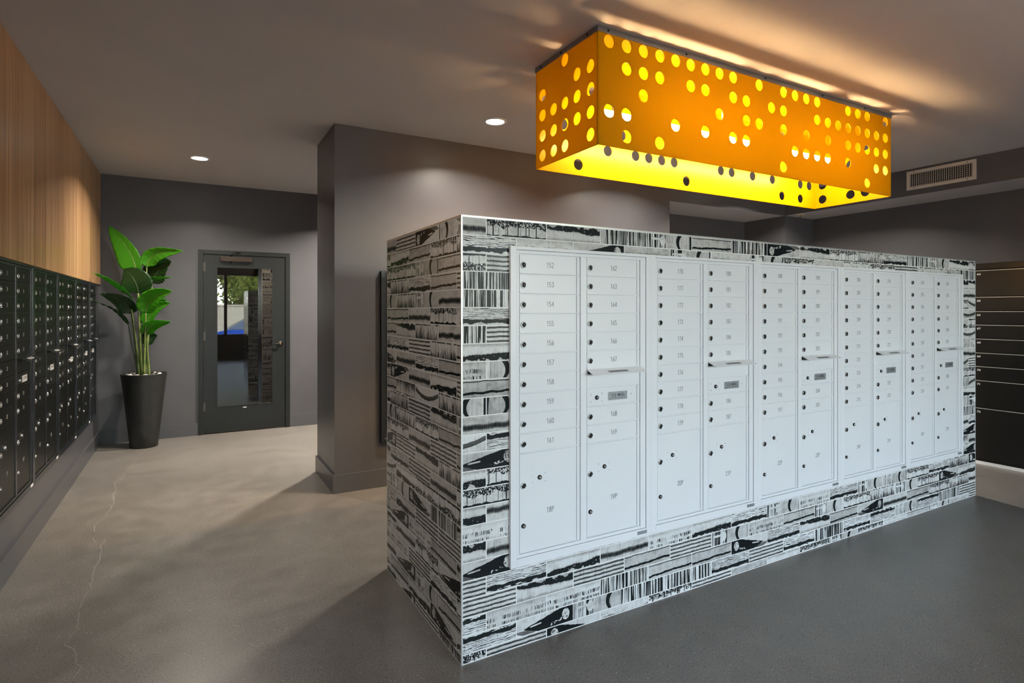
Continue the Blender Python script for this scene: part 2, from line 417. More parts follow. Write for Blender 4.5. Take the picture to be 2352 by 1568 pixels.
# walnut panelling above the left mailboxes
bm = bmesh.new(); bevbox(bm, XL, XL+.02, WY, YB-.002, 1.826, ZC-.001, .002); struct('trim_2', bm, M['wood'])

# cracks in the concrete
def zs(path, k=2.76, oy=1000):
    out = []
    for a, b_ in path:
        px, py = a/k, oy+b_/k; d = EYE*FPX/(py-YH); out.append(at(px, py, d))
    return out
bm = bmesh.new()
def crack(bm, pts, w):
    rr = random.Random(3); P = []
    for a, b_ in zip(pts, pts[1:]):
        n = max(2, int((b_-a).length/.035))
        for i in range(n): P.append(a.lerp(b_, i/n)+Vector((rr.uniform(-.007, .007), rr.uniform(-.007, .007), 0)))
    P.append(pts[-1]); prev = None
    for i, p in enumerate(P):
        d = (P[min(i+1, len(P)-1)]-P[max(i-1, 0)]); d.z = 0; d.normalize(); n = Vector((-d.y, d.x, 0))*w*rr.uniform(.4, 1.2)
        a = bm.verts.new((p.x+n.x, p.y+n.y, .0006)); b_ = bm.verts.new((p.x-n.x, p.y-n.y, .0006))
        if prev: bm.faces.new((prev[0], prev[1], b_, a))
        prev = (a, b_)
crack(bm, zs([(930,90),(880,120),(835,195),(785,240),(785,265),(725,300),(735,350),(720,370),(720,430),(665,520),(600,570),(600,610)]), .0014)
crack(bm, zs([(595,650),(605,680)]), .002)
crack(bm, zs([(670,655),(640,710),(630,790),(590,850),(580,940),(545,1010),(490,1110),(490,1230),(410,1330),(460,1345),(485,1440),(520,1465),(460,1540)]), .0011)
crack(bm, zs([(0,1270),(150,1240),(380,1195)]), .0005)
crack(bm, zs([(900,1390),(1100,1355),(1300,1315)]), .0005)
struct('trim_3', bm, M['crack'])

# ------------------------------------------------------------------ tiled island
IX0, IX1, IY0, IY1, IZ = 1.016, 5.684, 2.256, 3.326, 1.945
isl = thing('tiled_partition', 'low freestanding wall clad in black and white printed brick tiles holding the white mailboxes', 'partition wall', (IX0, IY0, 0))
LX, LY = IX1-IX0, IY1-IY0
bm = bmesh.new(); box(bm, .0004, LX-.0004, .0004, LY-.0004, 0, IZ-.004); obj('core', bm, M['grout'], isl)
bm = bmesh.new(); bevbox(bm, .008, LX-.008, .008, LY-.008, IZ-.004, IZ-.001, .001, 1); obj('top_cap', bm, M['wall'], isl)
ROWS = [(IZ-.008, 1.861)]
z = 1.861
while z > 0: ROWS.append((z, max(0.002, z-.0791))); z -= .0791
k_ = {n: i for i, n in enumerate(KINDS)}
W_, B_, D_, R_, S_, F_, U_, T_, M_, I_, O_, G_ = 'wood barcode bands reeds shore fish dune ticks mist ink blob grass'.split()
# per row: printed motif of each tile from the left corner ('!' upside down, '<' mirrored)
FRONT = {0: 'mist reeds shore! barcode blob ink barcode fish!< shore! reeds grass wood barcode blob shore! reeds',
 1: 'wood ticks fish mist blob mist blob reeds mist grass reeds bands grass grass barcode', 2: 'reeds! bands - - - - - - - - - - - - shore! shore!',
 3: 'barcode - - - - - - - - - - - - - mist', 4: 'barcode barcode', 5: 'wood', 6: 'barcode bands', 7: 'shore', 8: 'ticks blob<', 9: 'ink', 10: 'blob blob<', 11: 'mist', 12: 'dune wood!',
 13: 'fish', 14: 'shore reeds', 15: 'reeds', 16: 'shore mist!', 17: 'ticks', 18: 'shore! mist', 19: 'fish',
 20: 'bands wood shore mist ticks shore wood blob ticks wood blob blob reeds wood grass fish<', 21: 'bands shore! bands ink bands blob ticks ink blob reeds grass blob reeds fish< shore',
 22: 'wood! ticks ticks barcode ink ink fish< wood shore! ink fish mist ink reeds grass mist', 23: 'wood! fish blob barcode barcode wood bands wood barcode wood wood! blob wood! barcode bands',
 24: 'reeds bands fish< mist reeds bands mist shore reeds blob reeds ticks ink blob mist bands'}
SIDE = {0: 'mist bands fish!< blob<', 1: 'reeds shore ink reeds', 2: 'reeds reeds blob ink', 3: 'shore! grass wood ink', 4: 'blob grass blob mist', 5: 'ink ink mist reeds',
 6: 'ink shore! grass mist', 7: 'wood wood bands grass', 8: 'fish< mist wood ink', 9: 'wood! fish!< mist shore', 23: 'fish< ink shore fish<', 22: 'mist fish blob ink', 21: 'grass ticks bands wood'}
def tiles(name, length, even, odd, spec, toworld, rowseed):
    'face of tiles; position s runs along the face, each tile has its own thickness, print and uv'
    bm = bmesh.new(); uvl = bm.loops.layers.uv.new('UVMap'); fl = bm.faces.layers.float.new('seed'); rr = random.Random(rowseed)
    for ri, (zt, zb) in enumerate(ROWS):
        j0 = even if ri % 2 == 0 else odd
        full = .0791; zb_full = zt-full if ri else zb
        cuts = [j0-.316]; 
        while cuts[-1] < length: cuts.append(cuts[-1]+.316)
        names = spec.get(ri, '').split()
        for ti, (a, b_) in enumerate(zip(cuts, cuts[1:])):
            if b_ <= .02: continue
            kd = names[ti] if ti < len(names) else '-'
            flips = ''
            while kd[-1] in '!<': flips += kd[-1]; kd = kd[:-1]
            if kd == '-': 
                kd = rr.choice(KINDS); flips = rr.choice(['', '', '!', '<'])
            sd = rr.random()*9
            s0, s1 = max(a, .006)+.0024, min(b_, length-.006)-.0024
            if s1-s0 < .01: continue
            z0, z1 = zb+.0022, zt-.0022
            v = {}
            for nm, s_ in (('a', s0), ('b', s1)):
                for nz, z_ in (('0', z0), ('1', z1)):
                    v[nm+nz] = (bm.verts.new(toworld(s_, 0, z_)), bm.verts.new(toworld(s_, .0065, z_)))
            fr = bm.faces.new([v[q][0] for q in ('a0', 'b0', 'b1', 'a1')])
            fs = [fr]
            ring = ['a0', 'b0', 'b1', 'a1']
            for i in range(4): 
                p, q = v[ring[i]], v[ring[(i+1) % 4]]; fs.append(bm.faces.new((p[1], q[1], q[0], p[0])))
            for f in fs: f.material_index = k_[kd]; f[fl] = sd
            for f in fs:
                for lp in f.loops:
                    for nm in ring:
                        if lp.vert in v[nm]:
                            s_ = s0 if nm[0] == 'a' else s1; z_ = z0 if nm[1] == '0' else z1
                            u = (s_-a)/.316; w = (z_-(zt-full))/full
                            if '<' in flips: u = 1-u
                            if '!' in flips: w = 1-w
                            lp[uvl].uv = (u, w)
    bmesh.ops.recalc_face_normals(bm, faces=bm.faces)
    return obj(name, bm, TM, isl)
tiles('tile_front', LX, 1.137-IX0, 1.290-IX0, FRONT, lambda s, d, z: (s, d, z), 11)
tiles('tile_side', LY, LY-(3.109-IY0)-.10, LY-(2.94-IY0), {}, lambda s, d, z: (LX-d, s, z), 12)
tiles('tile_side', LY, IY1-3.285+.137, IY1-3.252, SIDE, lambda s, d, z: (d, LY-s, z), 13)
tiles('tile_back', LX, .12, .27, {}, lambda s, d, z: (LX-s, LY-d, z), 14)
for cx, cy in ((0, 0), (LX, 0), (0, LY), (LX, LY)):
    bm = bmesh.new(); sx = 1 if cx == 0 else -1; sy = 1 if cy == 0 else -1
    box(bm, cx, cx+sx*.006, cy, cy+sy*.006, 0, IZ); obj('edge_trim', bm, M['alu'], isl)
bm = bmesh.new()
for b_ in ((.006, LX-.006, 0, .006), (.006, LX-.006, LY-.006, LY), (0, .006, .006, LY-.006), (LX-.006, LX, .006, LY-.006)): box(bm, *b_, IZ-.008, IZ)
obj('top_trim', bm, M['alu'], isl)

# ------------------------------------------------------------------ cluster mailbox units
UW, UH = .8368, 1.452; DW, PITCH = .338, .0908; DTOP = 1.418; CXS = (.049, .427)
def lock_mesh(mm, dark, r=.0135):
    bm = bmesh.new(); mx = Matrix.Rotation(PI/2, 4, 'X')
    lathe(bm, [(r*1.12, 0), (r*1.12, .002), (r, .0035), (r, .006), (r*.82, .0072), (r*.80, .0062), (0, .0062)], 20, mx)
    n0 = len(bm.faces)
    lathe(bm, [(r*.62, .0055), (r*.60, .0082), (0, .0088)], 16, mx)
    box(bm, -r*.08, r*.08, -.0094, -.006, -r*.45, r*.45)
    bm.faces.ensure_lookup_table()
    for f in bm.faces[n0:]: f.material_index = 1
    return mesh_of(bm, [mm, dark], 'lock')
def door_mesh(h, m):
    bm = bmesh.new(); g = .0019
    bevbox(bm, g, .3165, -.0095, -.0035, g, h-g, .0012)
    bevbox(bm, .319, DW-g, -.0105, -.0035, g, h-g, .0016)
    bevbox(bm, .003, .3165, -.0125, -.009, g, .0075, .0014)     # turned lip along the bottom edge
    return mesh_of(bm, m, 'door')
def frame_mesh(m, cols=2):
    bm = bmesh.new(); w = UW if cols == 2 else .049+DW+.045
    box(bm, .004, w-.004, -.0035, 0, .004, UH-.004)
    rx = w-.033
    for a in ((0, .032, 0, UH), (rx, w, 0, UH), (.032, rx, 1.437, UH), (.032, rx, 0, .037)):
        bevbox(bm, a[0], a[1], -.017, -.001, a[2], a[3], .0015)
    dx1 = CXS[cols-1]+DW
    for a in ((.034, .047, .039, 1.435), (dx1+.002, rx-.002, .039, 1.435), (.047, dx1+.002, 1.42, 1.435), (.047, dx1+.002, .039, .054)):
        bevbox(bm, a[0], a[1], -.0125, -.002, a[2], a[3], .0012)
    if cols == 2: bevbox(bm, CXS[0]+DW+.002, CXS[1]-.002, -.0125, -.002, .054, 1.42, .0015)
    return mesh_of(bm, m, 'frame')
def rivet_mesh(m, r=.0055):
    bm = bmesh.new(); lathe(bm, [(r, 0), (r*.9, .0015), (r*.5, .0036), (0, .0042)], 10, Matrix.Rotation(PI/2, 4, 'X')); return mesh_of(bm, m, 'rivet')
def flap_mesh(m):
    bm = bmesh.new(); t = bmesh.new(); bevbox(t, -.002, DW+.004, -.062, 0, -.0015, .0015, .001)
    merge(bm, t, Matrix.Rotation(math.radians(23), 4, 'X')); return mesh_of(bm, m, 'flap')
RX = Matrix.Rotation(PI/2, 4, 'X')
def make_set(door, trim, lk, lkd, num, plate, numtxt):
    s = dict(door=door_mesh(PITCH, door), parcel=door_mesh(PITCH*5, door), frame=frame_mesh(trim), frame1=frame_mesh(trim, 1), lock=lock_mesh(lk, lkd), hole=lock_mesh(lkd, lk, .0098),
             rivet=rivet_mesh(trim), flap=flap_mesh(trim), num=num)
    bm = bmesh.new(); bevbox(bm, -.061, .061, -.0012, 0, -.0205, .0205, .0004, 1); s['plate'] = mesh_of(bm, plate, 'plate')
    t = text_mesh('U.S. MAIL', .021, M['print'], 1.0, .0001); t.transform(RX); s['usmail'] = t
    t = text_mesh('OUTGOING MAIL', .0125, M['print'], .95, 0.); s['outtxt'] = t
    bm = bmesh.new(); box(bm, -.062, .062, -.009, .009, 0, .0006); s['outlab'] = mesh_of(bm, plate, 'label')
    bm = bmesh.new(); bevbox(bm, .012, DW-.012, -.0098, -.0035, -.022, -.001, .001); s['slot'] = mesh_of(bm, M['slot'], 'slot')
    bm = bmesh.new(); bevbox(bm, .0014, DW-.0014, -.0095, -.0035, .0014, PITCH-.024, .0012); s['blank'] = mesh_of(bm, door, 'blank')
    bm = bmesh.new(); bevbox(bm, -.032, .032, -.0182, -.0165, -.0085, .0085, .0004, 1); s['tagm'] = mesh_of(bm, plate, 'tag')
    return s
def mailbox_unit(s, name, label, cat, loc, rz, first, parcel, group, cols=2, numbers=True):
    u = thing(name, label, cat, loc, rz, group)
    inst('frame', s['frame' if cols == 2 else 'frame1'], u)
    n = first
    single = cols == 1
    for c in range(cols):
        x = CXS[c]; row = 0
        plan = ['d']*10 if (c == 0 and not single) else ['d']*6+['o', 'u']+['d']*(1 if single else 2)
        for kind in plan:
            z = DTOP-PITCH*(row+1)
            if kind == 'd':
                d = inst('door', s['door'], u, (x, 0, z))
                inst('lock', s['lock'], d, (.021, -.0095, PITCH/2-.004))
                if numbers: strokes(str(n), .0225, .0004, s['num'], 'number', d, (DW/2-.002, -.0095, PITCH/2))
                n += 1
            elif kind == 'o':
                d = inst('mail_slot', s['blank'], u, (x, 0, z))
                inst('slot_opening', s['slot'], d, (0, 0, PITCH))
                f = inst('flap', s['flap'], d, (0, -.0095, PITCH+.002))
                lb = inst('label_plate', s['outlab'], f, (DW/2, -.035, -.0130)); lb.rotation_euler = (math.radians(23), 0, 0)
                lt = inst('lettering', s['outtxt'], f, (DW/2, -.035, -.0122)); lt.rotation_euler = (math.radians(23), 0, 0)
            else:
                d = inst('door', s['door'], u, (x, 0, z)); cz = PITCH/2-.003
                inst('lock', s['hole'], d, (.061, -.0095, cz))
                for dx, dz in ((-.034, .018), (.034, .018), (-.034, -.018), (.034, -.018)): inst('rivet', s['rivet'], d, (.061+dx, -.0095, cz+dz))
                inst('rivet', s['rivet'], d, (.281, -.0095, cz+.004))
                p = inst('label_plate', s['plate'], d, (.193, -.0095, cz+.001))
                inst('lettering', s['usmail'], d, (.195, -.0108, cz+.004))
                bm = bmesh.new(); box(bm, -.055, .055, -.0003, 0, -.0006, .0006); obj('rule_line', bm, M['print'], d, (.193, -.0107, cz-.0095))
            row += 1
        h = 5 if not single else 6
        z = DTOP-PITCH*row-PITCH*5
        if single: z = DTOP-PITCH*14
        d = inst('parcel_door', s['parcel'], u, (x, 0, z))
        top = PITCH*5
        inst('lock', s['lock'], d, (.021, -.0095, top-.147)); inst('lock', s['hole'], d, (.021, -.0095, top-.330))
        inst('lock', s['hole'], d, (.108, -.0095, top-.120))
        for dx, dz in ((-.034, .018), (.034, .018), (-.034, -.018), (.034, -.018)): inst('rivet', s['rivet'], d, (.108+dx, -.0095, top-.120+dz))
        if numbers: strokes('%dP' % (parcel+c), .0235, .0004, s['num'], 'number', d, (DW/2-.002, -.0095, top-.278))
        if single:
            bm = bmesh.new(); bevbox(bm, .0014, DW-.0014, -.0095, -.0035, .0014, PITCH-.0014, .0012); obj('filler_panel', bm, s['door'].materials[0], u, (x, 0, .058))
    if cols == 2: inst('maker_plate', s['tagm'], u, (.775, 0, .020))
    return u
WS = make_set(M['white'], M['whitetrim'], M['lock'], M['lockdark'], M['num'], M['silver'], None)
M['numg'] = mat('pale grey number', (.46, .47, .44), .5)  # greyer than the locker numbers
BS = make_set(M['black'], M['blacktrim'], M['lock'], M['lock'], M['numg'], M['paperw'], None)
wl_ = ['nearest the corner of the tiled wall', 'second from the near corner of the tiled wall', 'in the middle of the row of five', 'second from the far end of the tiled wall', 'at the far end of the tiled wall']
for i in range(5):
    a = 152+18*i
    mailbox_unit(WS, 'mailbox_unit', 'white mailbox unit numbered %d to %d, %s' % (a, a+17, wl_[i]), 'mailbox', (1.251+UW*i, IY0, .370), 0, a, 18+2*i, 'white mailbox units in the tiled wall')
bl = ['closest to the camera on the left wall', 'second from the camera on the left wall', 'third from the camera on the left wall', 'fourth from the camera on the left wall']
BP = .812; BW = XL
for i in range(4):
    a = 73+18*i
    u = mailbox_unit(BS, 'mailbox_unit', 'black cluster mailbox unit numbered %d to %d, %s' % (a, a+17, bl[i]), 'mailbox', (BW, 4.035+BP*i, .372), PI/2, a, 9+2*i, 'black mailbox units on the left wall')
    u.scale = (BP/UW, 1, 1)
u = mailbox_unit(BS, 'mailbox_unit', 'narrow single column black mailbox unit at the corner behind the plant', 'mailbox', (BW, 4.035+BP*4, .372), PI/2, 145, 17, 'black mailbox units on the left wall', 1)
u = mailbox_unit(BS, 'mailbox_unit', 'black mailbox unit on the grey wall behind the tiled partition, only its edge showing', 'mailbox', (1.437, YP, .385), 0, 37, 5, None, 2)
u.scale = (1, 2.2, 1.027)

# ------------------------------------------------------------------ parcel lockers on the right
lk = thing('parcel_locker', 'tall black parcel locker cabinet with compartments numbered 64 to 72 beyond the tiled wall', 'parcel locker', (6.88, 2.76, 0), -PI/2)
LW = .86
M['lockerm'] = mat('black locker steel', (.012, .011, .010), .34, spec=.5); grain(M['lockerm'], (.006, .0055, .005), (.010, .009, .008), 5, 3, .1, 400)
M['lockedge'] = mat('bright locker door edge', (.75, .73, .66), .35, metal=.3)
M['basewhite'] = mat('white plinth strip', (.85, .83, .78), .4)
bm = bmesh.new(); bevbox(bm, 0, LW, .012, .69, .03, 2.004, .003); obj('cabinet_body', bm, M['lockerm'], lk)
bm = bmesh.new(); box(bm, -.005, LW+.005, -.004, .012, .0, .03); obj('plinth', bm, M['basewhite'], lk)
zl = [1.93, 1.665, 1.523, 1.388, 1.248, 1.109, .973, .833, .558, .045]
for i in range(9):
    bm = bmesh.new(); bevbox(bm, .006, LW-.006, -.008, .010, zl[i+1]+.010, zl[i]-.003, .0015)
    d = obj('compartment_door', bm, M['lockerm'], lk)
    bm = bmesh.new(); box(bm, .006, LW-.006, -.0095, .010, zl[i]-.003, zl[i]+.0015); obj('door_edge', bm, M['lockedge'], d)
    t = text_mesh(str(64+i), .025, M['numw'], 1.25, .0010); t.transform(RX); inst('number', t, d, (.058, -.0085, zl[i]-.036))
bm = bmesh.new(); bevbox(bm, .006, LW-.006, -.008, .010, 1.945, 2.0, .0015); obj('header_panel', bm, M['lockerm'], lk)

# ------------------------------------------------------------------ perforated lamp
def amber():
    m = bpy.data.materials.new('amber acrylic'); m.use_nodes = True; nt = m.node_tree; nt.nodes.clear()
    o = nt.nodes.new('ShaderNodeOutputMaterial'); a = nt.nodes.new('ShaderNodeMixShader'); b_ = nt.nodes.new('ShaderNodeMixShader')
    d = nt.nodes.new('ShaderNodeBsdfDiffuse'); d.inputs[0].default_value = (.46, .275, .002, 1)
    t = nt.nodes.new('ShaderNodeBsdfTranslucent'); t.inputs[0].default_value = (.66, .45, .003, 1)
    g = nt.nodes.new('ShaderNodeBsdfGlossy'); g.inputs['Roughness'].default_value = .25; g.inputs[0].default_value = (1, .9, .7, 1)
    a.inputs[0].default_value = .36; b_.inputs[0].default_value = .012
    nt.links.new(d.outputs[0], a.inputs[1]); nt.links.new(t.outputs[0], a.inputs[2]); nt.links.new(a.outputs[0], b_.inputs[1]); nt.links.new(g.outputs[0], b_.inputs[2])
    nt.links.new(b_.outputs[0], o.inputs[0]); return m
M['amber'] = amber()
M['tube'] = mat('lit tube', (1, 1, 1), .5, emis=(1, .62, .27), es=LAMP_E)
M['rail'] = mat('grey steel rail', (.24, .235, .23), .4, metal=.5)
LX0, LX1, LY0, LY1, LZ0 = 1.95, 4.892, 2.509, 3.155, 2.445
G = .1265; RH = .0372; TH = .006
XG = [2.03+G*i for i in range(23)]; ZG = [3.028, 2.900, 2.772, 2.643, 2.517]
def sheet(name, u0, u1, holes, us, place, parent):
    'acrylic sheet from u0 to u1, z LZ0..3.09, round holes at given (column,row); place maps (u, depth, z)'
    bm = bmesh.new(); vc = {}
    def V(u, z):
        k = (round(u, 5), round(z, 5))
        if k not in vc: vc[k] = bm.verts.new(place(u, 0, z))
        return vc[k]
    ub = [u0]+[(a+b_)/2 for a, b_ in zip(us, us[1:])]+[u1]
    zb = [ZC-.012]+[(a+b_)/2 for a, b_ in zip(ZG, ZG[1:])]+[LZ0]
    for i in range(len(us)):
        for j in range(5):
            x0, x1, z1, z0 = ub[i], ub[i+1], zb[j], zb[j+1]
            if (i, j) not in holes:
                bm.faces.new((V(x0, z0), V(x1, z0), V(x1, z1), V(x0, z1))); continue
            cu, cz = us[i], ZG[j]; n = 32; circ = []; sq = []
            for k in range(n):
                an = 2*PI*k/n+PI/4; c, s_ = math.cos(an), math.sin(an)
                circ.append(V(cu+RH*c, cz+RH*s_))
                # square boundary point for the same index
                q = k*4/n; side = int(q); f = q-side
                # corners counter-clockwise from the upper right
                cs = [(x1, z1), (x0, z1), (x0, z0), (x1, z0)]
                a, b_ = cs[side], cs[(side+1) % 4]; sq.append((a[0]+(b_[0]-a[0])*f, a[1]+(b_[1]-a[1])*f))
            # use only the corners of the square so neighbours share vertices
            for side in range(4):
                ks = [(side*n//4+t) % n for t in range(n//4+1)]
                ca = V(*sq[side*n//4]); cb = V(*sq[((side+1) % 4)*n//4]); h = len(ks)//2
                for t in range(len(ks)-1):
                    c0, c1 = circ[ks[t]], circ[ks[t+1]]
                    if t < h: bm.faces.new((ca, c1, c0))
                    else: bm.faces.new((cb, c1, c0))
                bm.faces.new((ca, cb, circ[ks[h]]))
    bmesh.ops.recalc_face_normals(bm, faces=bm.faces)
    c0 = Vector(place((u0+u1)/2, 0, 2.8)); c1 = Vector(place((u0+u1)/2, 1, 2.8)); out = c0-c1
    bm.faces.ensure_lookup_table()
    if bm.faces[0].normal.dot(out) < 0: bmesh.ops.reverse_faces(bm, faces=bm.faces)
    g_ = bmesh.ops.solidify(bm, geom=bm.faces[:], thickness=TH)
    return obj(name, bm, M['amber'], parent)
lamp = thing('ceiling_lamp', 'long orange perforated acrylic box lamp glowing under the ceiling above the tiled wall', 'ceiling lamp', (0, 0, 0))
def cols(row, xs): return {(round((x-2.03)/G), row) for x in xs}
fh = cols(0, [2.03,2.16,2.29,2.41,2.54,2.67,2.79,2.92,3.05,3.31,3.52,3.65,3.78,3.9,4.29,4.42,4.55,4.81])|cols(1, [2.16,2.29,2.41,2.67,2.79,3.05,3.18,3.41,3.52,3.9,4.03,4.16,4.29,4.42,4.55,4.68,4.81])|cols(2, [2.28,2.92,3.18,3.31,3.52,3.78,4.03,4.29,4.42,4.55,4.68,4.81])|cols(3, [2.02,2.15,2.54,2.79,3.05,3.18,3.64,3.77,3.9,4.03,4.28,4.67,4.81])|cols(4, [2.15,2.41,3.52,4.55])
XG = [2.03+(4.81-2.03)/22*i for i in range(23)]
sheet('front_panel', LX0, LX1, fh, XG, lambda u, d, z: (u, LY0+d*.01, z), lamp)
bh = cols(3, [2.539,2.797,2.922,3.05,3.178,3.649,3.775,4.027,4.286,4.663,4.793])|cols(4, [2.286,3.305,4.407,4.663])|cols(0, [2.16,2.41,2.67,2.79,3.05,3.31,3.52,3.78,4.03,4.29,4.42,4.68])|cols(1, [2.03,2.54,2.92,3.41,3.9,4.16,4.55])|cols(2, [2.16,2.67,3.18,3.52,4.29])
sheet('back_panel', LX0, LX1, bh, XG, lambda u, d, z: (u, LY1-d*.01, z), lamp)
YG = [2.579, 2.706, 2.829, 2.950, 3.076]
lh = {(2,0),(0,1),(1,1),(4,1),(0,2),(1,2),(2,2),(3,2),(4,2),(0,3),(1,3),(2,3),(3,3),(4,3),(0,4),(2,4),(3,4),(4,4)}
sheet('end_panel', LY0+.007, LY1-.007, lh, YG, lambda u, d, z: (LX0+d*.01, u, z), lamp)
rh = {(4,3),(4,4),(2,4),(1,4),(0,0),(3,0),(1,1),(2,2)}
sheet('end_panel', LY0+.007, LY1-.007, rh, YG, lambda u, d, z: (LX1-d*.01, u, z), lamp)
bm = bmesh.new(); box(bm, LX0+.007, LX1-.007, LY0+.007, LY1-.007, 3.086, 3.091); obj('top_bounce_panel', bm, M['amber'], lamp)  # added plate: makes the top holes look yellow and bounces orange light
bm = bmesh.new(); q = .004
for a in ((LX0-q, LX1+q, LY0-q, LY0-.0005), (LX0-q, LX1+q, LY1+.0005, LY1+q), (LX0-q, LX0-.0005, LY0, LY1), (LX1+.0005, LX1+q, LY0, LY1)): box(bm, *a, 3.068, ZC-.001)
rail = obj('mounting_rail', bm, M['rail'], lamp)
for x in (2.02, 2.62, 3.35, 3.98, 4.52):
    bm = bmesh.new(); lathe(bm, [(.007, 0), (.006, .003), (0, .004)], 10, Matrix.Translation((x, LY0-q, 3.084)) @ RX); obj('screw', bm, M['dkmetal'], rail)
for y in (2.60, 2.86, 3.09):
    bm = bmesh.new(); lathe(bm, [(.007, 0), (.006, .003), (0, .004)], 10, Matrix.Translation((LX0-q, y, 3.084)) @ Matrix.Rotation(-PI/2, 4, 'Y')); obj('screw', bm, M['dkmetal'], rail)
for k, (xa, xb) in enumerate(((2.20, 3.44), (3.50, 4.74))):
    bm = bmesh.new(); tube(bm, [(xa, 2.83, 2.735), (xb, 2.83, 2.735)], .026, 14); obj('light_tube', bm, M['tube'], lamp)
    bm = bmesh.new(); box(bm, xa, xb, 2.820, 2.840, 2.762, 2.785)
    for x in (xa+.12, xb-.12): box(bm, x-.006, x+.006, 2.824, 2.836, 2.785, ZC)
    obj('tube_holder', bm, M['whitetrim'], lamp)

# ------------------------------------------------------------------ recessed downlights
M['lens'] = mat('lit lens', (1, 1, 1), .4, emis=(1, .93, .82), es=14)
def downlight(x, y, label, w, col=(1, .90, .78)):
    t = thing('recessed_downlight', label, 'ceiling light', (x, y, ZC), 0, 'round recessed ceiling downlights')
    bm = bmesh.new(); lathe(bm, [(.098, 0), (.097, -.006), (.078, -.009), (.072, -.002), (.072, 0)], 40); obj('trim_ring', bm, M['whitetrim'], t)
    bm = bmesh.new(); lathe(bm, [(.073, -.003), (0, -.004)], 32); obj('lens', bm, M['lens'], t)
    l = bpy.data.lights.new('downlight_bulb', 'AREA'); l.shape = 'DISK'; l.size = .14; l.energy = w; l.color = col; l.spread = math.radians(142)
    o = link(bpy.data.objects.new('downlight_bulb', l), t); o.location = (0, 0, -.012)
downlight(.08, 6.7, 'round lit ceiling downlight in front of the glass door', CORR_W)
downlight(2.2, 4.2, 'round lit ceiling downlight left of the orange lamp', DOWN_W)
for x, y, w, lb in ((4.1, 4.2, DOWN_W, 'downlight hidden behind the orange lamp'), (6.05, 4.2, 75, 'downlight above the far end of the tiled wall'),
                 (1.95, 6.75, 150, 'downlight in the side corridor behind the grey pillar')):
    downlight(x, y, 'round lit ceiling '+lb, w)

# ------------------------------------------------------------------ air vent and sprinkler
v = thing('air_vent', 'pale rectangular air vent grille on the dark bulkhead at right', 'air vent', (XS, 3.402, 2.866), -PI/2)
VW, VH = .648, .208
bm = bmesh.new()
for a in ((0, VW, 0, .034), (0, VW, VH-.034, VH), (0, .033, .034, VH-.034), (VW-.033, VW, .034, VH-.034)): bevbox(bm, a[0], a[1], -.012, -.0005, a[2], a[3], .002)
obj('frame', bm, M['pink'], v)
bm = bmesh.new(); box(bm, .033, VW-.033, -.0015, -.0005, .034, VH-.034); obj('backing', bm, M['slot'], v)
bm = bmesh.new()
for i in range(29): x = .040+i*(VW-.08)/28; box(bm, x-.0012, x+.0012, -.011, -.003, .034, VH-.034)
for i in range(7): z = .034+(i+.5)*(VH-.068)/7; box(bm, .033, VW-.033, -.005, -.003, z-.001, z+.001)
obj('louver', bm, M['pink'], v)
for x in (.075, VW-.075):
    for z in (.017, VH-.017):
        bm = bmesh.new(); lathe(bm, [(.005, 0), (.0045, .002), (0, .0028)], 8, Matrix.Translation((x, -.012, z)) @ RX); obj('screw', bm, M['dkmetal'], v)
sp = thing('sprinkler_head', 'small brass ceiling sprinkler under the bulkhead near the recess', 'sprinkler', (7.03, 4.73, ZS))
bm = bmesh.new(); lathe(bm, [(.045, 0), (.043, -.006), (.02, -.012), (.012, -.004)], 24); obj('escutcheon', bm, M['pink'], sp)
bm = bmesh.new(); lathe(bm, [(.010, -.008), (.010, -.02), (.004, -.024), (.004, -.036), (.016, -.037), (.016, -.039), (0, -.039)], 16); obj('deflector', bm, M['brass'], sp)

# ------------------------------------------------------------------ glazed door in the back wall
dr = link(bpy.data.objects.new('door_1', None)); dr.location = (DX0, YB, 0); dr['kind'] = 'structure'
FW_ = .053; DWD = DX1-DX0
bm = bmesh.new()
for a in ((0, FW_, 0, DZ), (DWD-FW_, DWD, 0, DZ), (FW_, DWD-FW_, DZ-FW_, DZ)): bevbox(bm, a[0], a[1], -.022, .11, a[2], a[3], .002)
obj('door_frame', bm, M['doorpaint'], dr)
l0, l1, lz = FW_+.004, DWD-FW_-.004, DZ-FW_-.004
g0, g1, gz0, gz1 = .197, .856, .311, 2.082
bm = bmesh.new()
for a in ((l0, g0, .012, lz), (g1, l1, .012, lz), (g0, g1, .012, gz0), (g0, g1, gz1, lz)): box(bm, a[0], a[1], -.004, .040, a[2], a[3])
for a in ((g0, g0+.012, gz0, gz1), (g1-.012, g1, gz0, gz1), (g0+.012, g1-.012, gz0, gz0+.012), (g0+.012, g1-.012, gz1-.012, gz1)): box(bm, a[0], a[1], -.008, .004, a[2], a[3])
leaf = obj('door_leaf', bm, M['doorpaint'], dr)
bm = bmesh.new(); box(bm, g0+.002, g1-.002, .012, .018, gz0+.002, gz1-.002); obj('glass_pane', bm, M['doorglass'], leaf)
for z in (2.074, 1.217, .343):
    bm = bmesh.new(); lathe(bm, [(.008, 0), (.008, .11)], 12, Matrix.Translation((l0-.003, -.012, z-.055))); box(bm, l0, l0+.02, -.006, -.003, z-.055, z+.055); obj('hinge', bm, M['hinge'], leaf)
bm = bmesh.new(); bevbox(bm, .24, .60, -.062, -.004, 2.145, 2.205, .006); cl = obj('door_closer', bm, M['bronze'], leaf)
